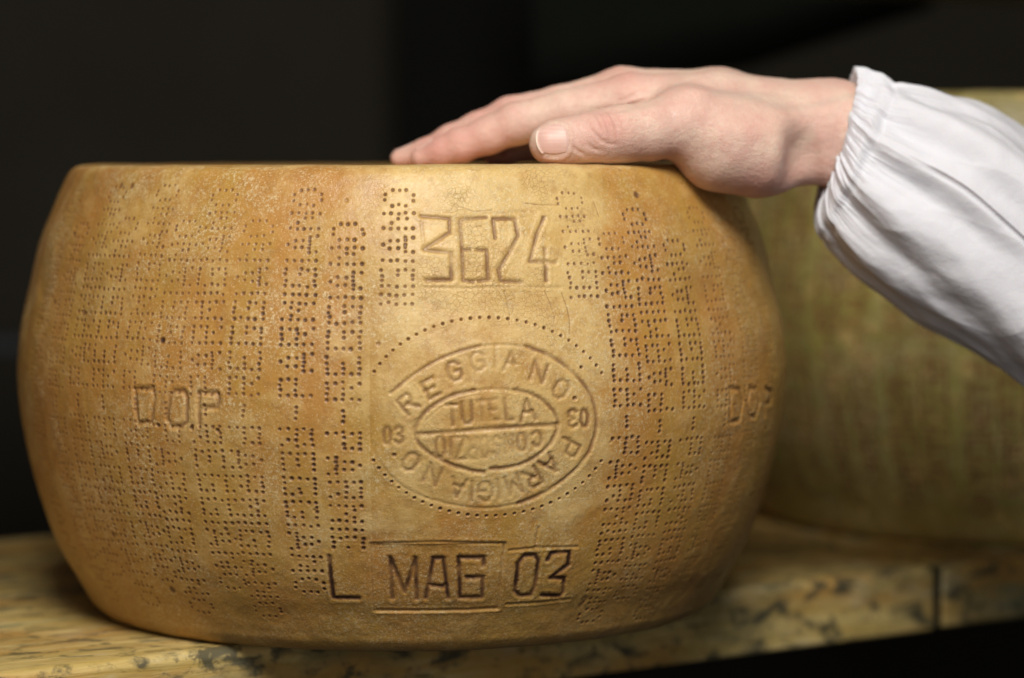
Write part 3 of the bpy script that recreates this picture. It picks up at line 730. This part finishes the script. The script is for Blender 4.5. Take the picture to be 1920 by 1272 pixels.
def surface_nets(f, lo, hi, h, sdf):
    nx, ny, nz = [int((hi[i] - lo[i]) / h) + 2 for i in range(3)]
    xs = lo[0] + h * np.arange(nx); ys = lo[1] + h * np.arange(ny); zs = lo[2] + h * np.arange(nz)
    G = np.empty((nx, ny, nz), np.float32)
    YY, ZZ = np.meshgrid(ys, zs, indexing='ij')
    for i in range(nx):
        G[i] = sdf(np.stack([np.full_like(YY, xs[i]), YY, ZZ], -1))
    ins = G < 0
    acc = np.zeros((nx - 1, ny - 1, nz - 1, 3), np.float32); cnt = np.zeros((nx - 1, ny - 1, nz - 1), np.float32)
    for ax in range(3):
        for o1 in (0, 1):
            for o2 in (0, 1):
                sl = [slice(0, nx - 1), slice(0, ny - 1), slice(0, nz - 1)]; a1, a2 = [k for k in range(3) if k != ax]
                n_ = (nx, ny, nz)
                sl[a1] = slice(o1, n_[a1] - 1 + o1); sl[a2] = slice(o2, n_[a2] - 1 + o2)
                s2 = list(sl); s2[ax] = slice(1, n_[ax])
                A, B = G[tuple(sl)], G[tuple(s2)]; m = (A < 0) != (B < 0)
                t = np.where(m, A / np.where(m, A - B, 1), 0)
                cnt += m; 
                acc[..., ax] += t * m; acc[..., a1] += o1 * m; acc[..., a2] += o2 * m
    act = cnt > 0; vid = np.full(act.shape, -1, np.int64); vid[act] = np.arange(act.sum())
    ijk = np.argwhere(act); V = (ijk + acc[act] / cnt[act][:, None]) * h + np.array(lo)
    Q = []
    for ax in range(3):
        s0 = [slice(1, -1)] * 3; s0[ax] = slice(0, -1); s1 = list(s0); s1[ax] = slice(1, None)
        A = ins[tuple(s0)]; B = ins[tuple(s1)]; 
        e = np.argwhere(A != B); flip = A[A != B]
        off = np.array([1, 1, 1]); off[ax] = 0; e = e + off
        a1, a2 = (ax + 1) % 3, (ax + 2) % 3; u = np.zeros(3, int); u[a1] = 1; v = np.zeros(3, int); v[a2] = 1
        c = [e - u - v, e - v, e, e - u]; q = np.stack([vid[tuple(x.T)] for x in c], -1)
        q[~flip] = q[~flip][:, ::-1]; Q.append(q)
    Q = np.concatenate(Q); Q = Q[(Q >= 0).all(1)]
    return V, Q
def grad(sdf, p, e=3e-4):
    g = np.stack([sdf(p + np.eye(3)[i] * e) - sdf(p - np.eye(3)[i] * e) for i in range(3)], -1)
    return g / (np.linalg.norm(g, axis=-1, keepdims=True) + 1e-12)
def trace(o, d, sdf, t0=0., n=60):
    t = np.full(len(o), t0)
    for _ in range(n): t = t + sdf(o + d * t[:, None]) * .9
    return o + d * t[:, None]

T0 = time.time()
lo = P(700, 330, -.16); hi = P(1800, 60, .01)
V, Q = surface_nets(None, (lo[0], -.152, .195), (P(1770, 300, -.08)[0], .012, .300), .00135, hand_sdf)
# one linear split, then settle on the surface
def subdivide(V, Q):
    E = np.sort(np.concatenate([Q[:, [0, 1]], Q[:, [1, 2]], Q[:, [2, 3]], Q[:, [3, 0]]]), axis=1)
    key = E[:, 0].astype(np.int64) * (len(V) + 1) + E[:, 1]; uq, first, inv = np.unique(key, return_index=True, return_inverse=True)
    mid = (V[E[first, 0]] + V[E[first, 1]]) / 2; fc = V[Q].mean(1); nq = len(Q); inv = inv.reshape(4, nq) + len(V)
    f = len(V) + len(mid) + np.arange(nq); q = []
    for k in range(4): q.append(np.stack([Q[:, k], inv[k], f, inv[k - 1]], -1))
    return np.vstack([V, mid, fc]), np.concatenate(q)
V, Q = subdivide(V, Q)
for _ in range(2): V = V - grad(hand_sdf, V) * hand_sdf(V)[:, None]
N = grad(hand_sdf, V, 6e-4)
# skin relief measured in the plane of the hand's side
def px_of(p):
    r = p - CAMP; z = r @ FWD; return 960 + F * (r @ RIGHT) / z, 636 - F * (r @ UP) / z
PX, PY = px_of(V); thumbside = sstep(-.100, -.116, V[:, 1])
H = np.zeros(len(V))
def crease(pts, wpx, depth, side=thumbside):
    global H
    D = np.full(len(V), 1e9)
    for (x0, y0), (x1, y1) in zip(pts[:-1], pts[1:]):
        L = (x1 - x0) ** 2 + (y1 - y0) ** 2; t = np.clip(((PX - x0) * (x1 - x0) + (PY - y0) * (y1 - y0)) / L, 0, 1)
        D = np.minimum(D, np.hypot(PX - x0 - t * (x1 - x0), PY - y0 - t * (y1 - y0)))
    xe = np.hypot(PX - pts[0][0], PY - pts[0][1]); xf = np.hypot(PX - pts[-1][0], PY - pts[-1][1]); side = side * (.15 + .85 * sstep(0, 5 * wpx, np.minimum(xe, xf)))
    H -= depth * np.exp(-(D / wpx) ** 2) * side - depth * .35 * np.exp(-((D - wpx * 2.2) / (wpx * .9)) ** 2) * side
C1 = lambda x, y: (x / 3 + 680, y / 3 + 80)
for L in ([(1215, 405), (1240, 450), (1262, 510)], [(1285, 395), (1310, 440), (1335, 480), (1345, 520)], [(1330, 385), (1365, 440), (1385, 500), (1400, 540)],
          [(1375, 385), (1420, 450), (1435, 520)], [(1420, 390), (1465, 450)], [(1250, 560), (1300, 600), (1350, 610)], [(1160, 560), (1195, 600), (1260, 640)], [(1300, 500), (1335, 545), (1380, 570), (1440, 570)],
          [(1250, 430), (1280, 490), (1300, 530)]):
    crease([C1(*q) for q in L], 3.2, .00045)
H += .0009 * np.exp(-(((PX - 1130) / 30) ** 2 + ((PY - 232) / 26) ** 2)) * thumbside
# long crease between thumb and index metacarpal, tendon swell
crease([(1110, 211), (1160, 207), (1210, 196), (1250, 186)], 6, .0007, sstep(-.085, -.10, V[:, 1]))
crease([C1(1420, 350), C1(1500, 310), C1(1560, 280)], 4, .0006, 1.0)
crease([C1(1440, 370), C1(1540, 340), C1(1640, 310)], 4, .0004, 1.0)
H += .0011 * np.exp(-(np.abs((PY - 172) - (PX - 1290) * .10) / 9) ** 2) * sstep(1250, 1300, PX) * sstep(1500, 1420, PX) * (V[:, 1] < -.07)
H += .0010 * np.exp(-(np.abs((PY - 250) - (PX - 1360) * -.10) / 24) ** 2) * sstep(1290, 1370, PX) * sstep(1470, 1420, PX) * thumbside
# wrist creases in the shaded hollow
H -= .0030 * np.exp(-(((PX - 1505 - (PY - 290) * .15) / 26) ** 2 + ((PY - 300) / 62) ** 2)) * sstep(-.08, -.10, V[:, 1])
H += .0013 * np.exp(-(np.abs(PX - 1545 - (PY - 300) * .1) / 14) ** 2) * sstep(220, 270, PY) * sstep(-.08, -.10, V[:, 1])
H += .00035 * fbm(V[:, 0] * 110, V[:, 1] * 110, V[:, 2] * 110, 4, seed=90)
H += .00012 * fbm(V[:, 0] * 420, V[:, 1] * 420, V[:, 2] * 700, 3, seed=95)
# nail bed groove of the thumb
NX, NY = 1034.0, 264.0
na = math.radians(6)
def nuv(px, py):
    dx, dy = px - NX, py - NY; return dx * math.cos(na) + dy * math.sin(na), -dx * math.sin(na) + dy * math.cos(na)
U_, V_ = nuv(PX, PY)
nq = (np.abs(U_ / 31) ** 2.8 + np.abs(V_ / 28) ** 2.8) ** (1 / 2.8)
H += (-.0006 * (1 - sstep(.82, 1.0, nq)) + .00055 * np.exp(-((nq - 1.22) / .13) ** 2) * sstep(-25, -5, U_)) * sstep(-.12, -.13, V[:, 1])
V2 = V + N * H[:, None]
red = np.exp(-(((PX - 1150) / 45) ** 2 + ((PY - 248) / 38) ** 2)) * .9 + np.exp(-(((PX - 1250) / 50) ** 2 + ((PY - 290) / 30) ** 2)) * .8
red += sstep(1010, 900, PX) * .75 * (PX < 1010) + np.exp(-(((PX - 1165) / 40) ** 2 + ((PY - 140) / 22) ** 2)) * .55
red += np.exp(-(((PX - 1010) / 22) ** 2 + ((PY - 285) / 22) ** 2)) * .5 + .45 * sstep(300, 350, PY) + .4 * np.exp(-(((PX - 1420) / 60) ** 2 + ((PY - 235) / 22) ** 2))
red = np.clip(red * (.8 + .5 * fbm(V[:, 0] * 60, V[:, 1] * 60, V[:, 2] * 60, 3, seed=97)), 0, 1)
vein = np.exp(-(np.abs(PY - 190 - 12 * np.sin(PX / 45)) / 8) ** 2) * sstep(1300, 1350, PX) * .8
person = empty('person', tuple(P(1560, 250, -.078)))
tag(person, 'person in a white elasticated sleeve resting one hand on the cheese wheel', 'person')
off = np.array(person.location)
hand = make_mesh('hand', V2 - off, Q, M_SKIN, person, attrs={'red': red, 'vein': vein})
def nail(cpx, cpy, Y, ax_u, ax_v, viewdir, lu, lv, name='fingernail', n=41, curve=2.8):
    """a thin curved plate lying on the skin; u runs towards the fingertip"""
    g = np.linspace(-1, 1, n); A, B = np.meshgrid(g, g)
    # squircle disc
    a = A * np.sqrt(1 - B * B / 2.6); b = B * np.sqrt(1 - A * A / 2.6)
    c = P(cpx, cpy, Y); o = c + a.ravel()[:, None] * lu * ax_u + b.ravel()[:, None] * lv * ax_v - viewdir * .03
    s = o + viewdir * .022
    for _ in range(12): s = s - grad(hand_sdf, s, 6e-4) * hand_sdf(s)[:, None] * .8
    nn = grad(hand_sdf, s, 1e-3); e = np.maximum(np.abs(A), np.abs(B)).ravel()
    tipw = sstep(.72, 1.0, A.ravel())
    lift = .00035 - .00075 * sstep(.78, 1., e) * (1 - tipw) + .0007 * tipw
    top = s + nn * lift[:, None]; bot = top - nn * .0005
    V_ = np.vstack([top, bot]); idx = np.arange(n * n).reshape(n, n); m = n * n
    q = np.stack([idx[:-1, :-1], idx[:-1, 1:], idx[1:, 1:], idx[1:, :-1]], -1).reshape(-1, 4)
    rim = np.concatenate([idx[0, :-1], idx[:-1, -1], idx[-1, :0:-1], idx[:0:-1, 0]]); r2 = np.roll(rim, -1)
    Qn = np.concatenate([q, q[:, ::-1] + m, np.stack([rim, r2, r2 + m, rim + m], -1)[:, ::-1]])
    if np.dot(np.cross(top[idx[20, 21]] - top[idx[20, 20]], top[idx[21, 20]] - top[idx[20, 20]]), nn[idx[20, 20]]) < 0: Qn = Qn[:, ::-1]
    fr = (name == 'fingernail') * (n > 30) * np.tile(sstep(.82, .95, A.ravel() - .06 * B.ravel() ** 2), 2)
    return make_mesh(name, V_ - off, Qn, M_NAIL, person, attrs={'free': fr})
tdir = TH[-1][0] - TH[-3][0]; tdir /= np.linalg.norm(tdir)
vd_ = ray(NX, NY + 0); vd_ = vd_ * 1.0 + np.array([0, 0, -.22]); vd_ /= np.linalg.norm(vd_)
vax = np.cross(tdir, vd_); vax /= np.linalg.norm(vax)
nail(NX, NY + 5, -.134, tdir, vax, vd_, .0088, .0086)
for k, (cx_, cy_) in {'index': (808, 262), 'middle': (775, 270), 'ring': (838, 268), 'pinky': (938, 270)}.items():
    a, b = FG[k][-3][0], FG[k][-1][0]; t = (b - a) / np.linalg.norm(b - a)
    vdn = np.array([0.12, 0.0, -1.]); vdn -= t * (vdn @ t); vdn /= np.linalg.norm(vdn); vx = np.cross(t, vdn)
    c = b - t * .004; cpx, cpy = px_of(c[None]); rr_ = FG[k][-2][1]
    nail(float(cpx[0]), float(cpy[0]), float(c[1]), t, vx, vdn, .0058, rr_ * .72, n=25)
print('hand', time.time() - T0, len(V))

# ------------------------------------------------------------------ sleeve
def build_sleeve():
    # (upper px,py) (lower px,py) of successive cross-sections, half depth
    sec = [((1606, 131), (1540, 372), .031, -.077), ((1618, 136), (1533, 384), .034, -.077), ((1640, 150), (1532, 402), .037, -.077), ((1672, 162), (1545, 440), .041, -.077), ((1745, 177), (1600, 508), .047, -.076),
           ((1836, 203), (1690, 574), .052, -.074), ((1935, 271), (1820, 654), .055, -.071), ((2080, 385), (1985, 768), .057, -.066), ((2300, 540), (2220, 930), .060, -.060), ((2560, 730), (2480, 1130), .062, -.05)]
    up = np.array([P(*s[0], s[3]) for s in sec]); dn = np.array([P(*s[1], s[3]) for s in sec]); hd = np.array([s[2] for s in sec])
    c = (up + dn) / 2; L = np.concatenate([[0], np.cumsum(np.linalg.norm(np.diff(c, axis=0), axis=1))])
    nu, nv = 620, 760
    u = L[-1] * np.linspace(0, 1, nu) ** 1.25
    def sm(a):
        # Catmull-Rom through samples
        out = []; q = np.vstack([2 * a[0] - a[1], a, 2 * a[-1] - a[-2]]) if a.ndim > 1 else np.concatenate([[2 * a[0] - a[1]], a, [2 * a[-1] - a[-2]]])
        k = np.clip(np.searchsorted(L, u, side='right') - 1, 0, len(L) - 2); t = (u - L[k]) / (L[k + 1] - L[k])
        if a.ndim > 1: t = t[:, None]
        A, B, C_, D = q[k], q[k + 1], q[k + 2], q[k + 3]
        return .5 * (2 * B + (C_ - A) * t + (2 * A - 5 * B + 4 * C_ - D) * t ** 2 + (3 * B - A - 3 * C_ + D) * t ** 3)
    U, D_, Hd = sm(up), sm(dn), sm(hd); C0 = (U + D_) / 2; ev = (U - D_) / 2
    ph = np.linspace(0, 2 * math.pi, nv, endpoint=False)      # 0 = top, pi/2 = towards the camera, pi = bottom
    PH, UU = np.meshgrid(ph, u)
    base = C0[:, None] + ev[:, None] * np.cos(PH)[..., None] + np.array([0, -1., 0]) * (Hd[:, None] * np.sin(PH))[..., None]
    # outward normal
    nrm = ev[:, None] / (np.linalg.norm(ev, axis=1)[:, None, None] ** 2) * np.cos(PH)[..., None] + np.array([0, -1., 0]) * (np.sin(PH) / Hd[:, None])[..., None]
    nrm /= np.linalg.norm(nrm, axis=-1, keepdims=True)
    cs, sn = np.cos(PH), np.sin(PH)
    H = np.zeros_like(PH)
    # gathers held by the elastic
    g1 = fbm(cs * 7.5, sn * 7.5, UU * 16, 2, seed=120); g2 = fbm(cs * 17, sn * 17, UU * 26, 2, seed=124)
    fade = np.exp(-(np.clip(UU - .006, 0, 1) / .015) ** 1.3)
    H += fade * (.0026 * (1 - np.abs(g1) * 2.6) + .0015 * (1 - 2 * np.abs(g2) * 1.3)) * sstep(-.004, .006, UU)
    H += .0034 * fbm(cs * 3.6, sn * 3.6, UU * 34, 3, seed=127) * sstep(.008, .02, UU) * np.exp(-UU / .07)
    # elastic channel: pinched at both stitch lines
    for uc in (.0052, .0170): H -= .0008 * np.exp(-((UU - uc - .0012 * vnoise(cs * 4, sn * 4, seed=130)) / .0018) ** 2)
    H += .0016 * np.exp(-((UU - .011) / .0045) ** 2)
    # long soft folds leaving the cuff
    grow = sstep(.012, .06, UU)
    def fold(ph0, slope, wid, amp, u0, u1, curl=0.):
        c_ = ph0 + slope * (UU - .02) + curl * (UU - .02) ** 2; d = (PH - c_ + math.pi) % (2 * math.pi) - math.pi
        wdt = wid * (1 + 2.2 * (UU - u0).clip(0))
        x = d / wdt; prof = np.exp(-x * x) - .55 * np.exp(-((x - 1.5) / .9) ** 2)
        return amp * prof * sstep(u0 - .012, u0 + .02, UU) * (1 - sstep(u1 - .04, u1 + .03, UU))
    H += fold(.75, 3.4, .20, .0060, .010, .17, -4) + fold(1.30, 1.5, .15, .0062, .012, .10)
    H += fold(1.85, 3.6, .20, .0056, .010, .26, -6) + fold(2.45, .9, .26, .0052, .012, .30) + fold(3.0, .2, .2, .004, .01, .2)
    H += fold(.10, -1.5, .25, .0040, .02, .14) + fold(5.9, .8, .2, .005, .02, .2) + fold(4.6, .5, .3, .006, .02, .3) + fold(3.7, .5, .25, .006, .02, .3)
    H += grow * (.0042 * fbm(cs * 1.9 + UU * 9, sn * 1.9, UU * 13, 3, seed=140) + .0016 * (1 - 2.4 * np.abs(fbm(cs * 2.2 - UU * 7, sn * 2.2, UU * 14, 2, seed=145))))
    # the overlapping seam: one layer lies on the other
    c_ = 1.32 + .3 * sstep(0.02, .2, UU) ; d = (PH - c_ + math.pi) % (2 * math.pi) - math.pi
    sm_ = sstep(.028, .06, UU)
    H += (.0016 * (1 - sstep(-.010, .010, d)) * np.exp(-np.clip(-d, 0, 9) / .35) - .0008 * np.exp(-((d - .03) / .022) ** 2)) * sm_
    H *= (1 - .0 * UU)
    # ragged cuff line
    axd = np.gradient(C0, axis=0); axd /= np.linalg.norm(axd, axis=1)[:, None]
    slip = (.0016 * vnoise(cs * 9, sn * 9, seed=150) + .0009 * vnoise(cs * 20, sn * 20, seed=151)) * np.exp(-UU / .012)
    X = base + nrm * H[..., None] + axd[:, None] * slip[..., None]
    # rolled lip and inner lining so the cloth has thickness
    inner_rows = []
    for k, (du, off_) in enumerate([(-.0007, -.0006), (-.0007, -.0016), (.0015, -.0026), (.006, -.0045), (.014, -.0075), (.03, -.011)]):
        j = np.searchsorted(u, max(du, 0)); j = min(j, nu - 1)
        inner_rows.append(X[j] + axd[j] * min(du, 0) + nrm[j] * off_ * (1 if k < 3 else 1) - nrm[j] * (np.clip(H[j], 0, 1)[:, None] * (.0 if k < 2 else .6)))
    inner = np.array(inner_rows[::-1]); Xa = np.concatenate([inner, X]); n = len(Xa); idx = np.arange(n * nv).reshape(n, nv)
    q = np.stack([idx[:-1], np.roll(idx[:-1], -1, 1), np.roll(idx[1:], -1, 1), idx[1:]], -1).reshape(-1, 4)
    o = make_mesh('sleeve', Xa.reshape(-1, 3) - off, q, M_CLOTH, person)
    o['label'] = 'white cotton sleeve with gathered elastic cuff'
    return o
build_sleeve()
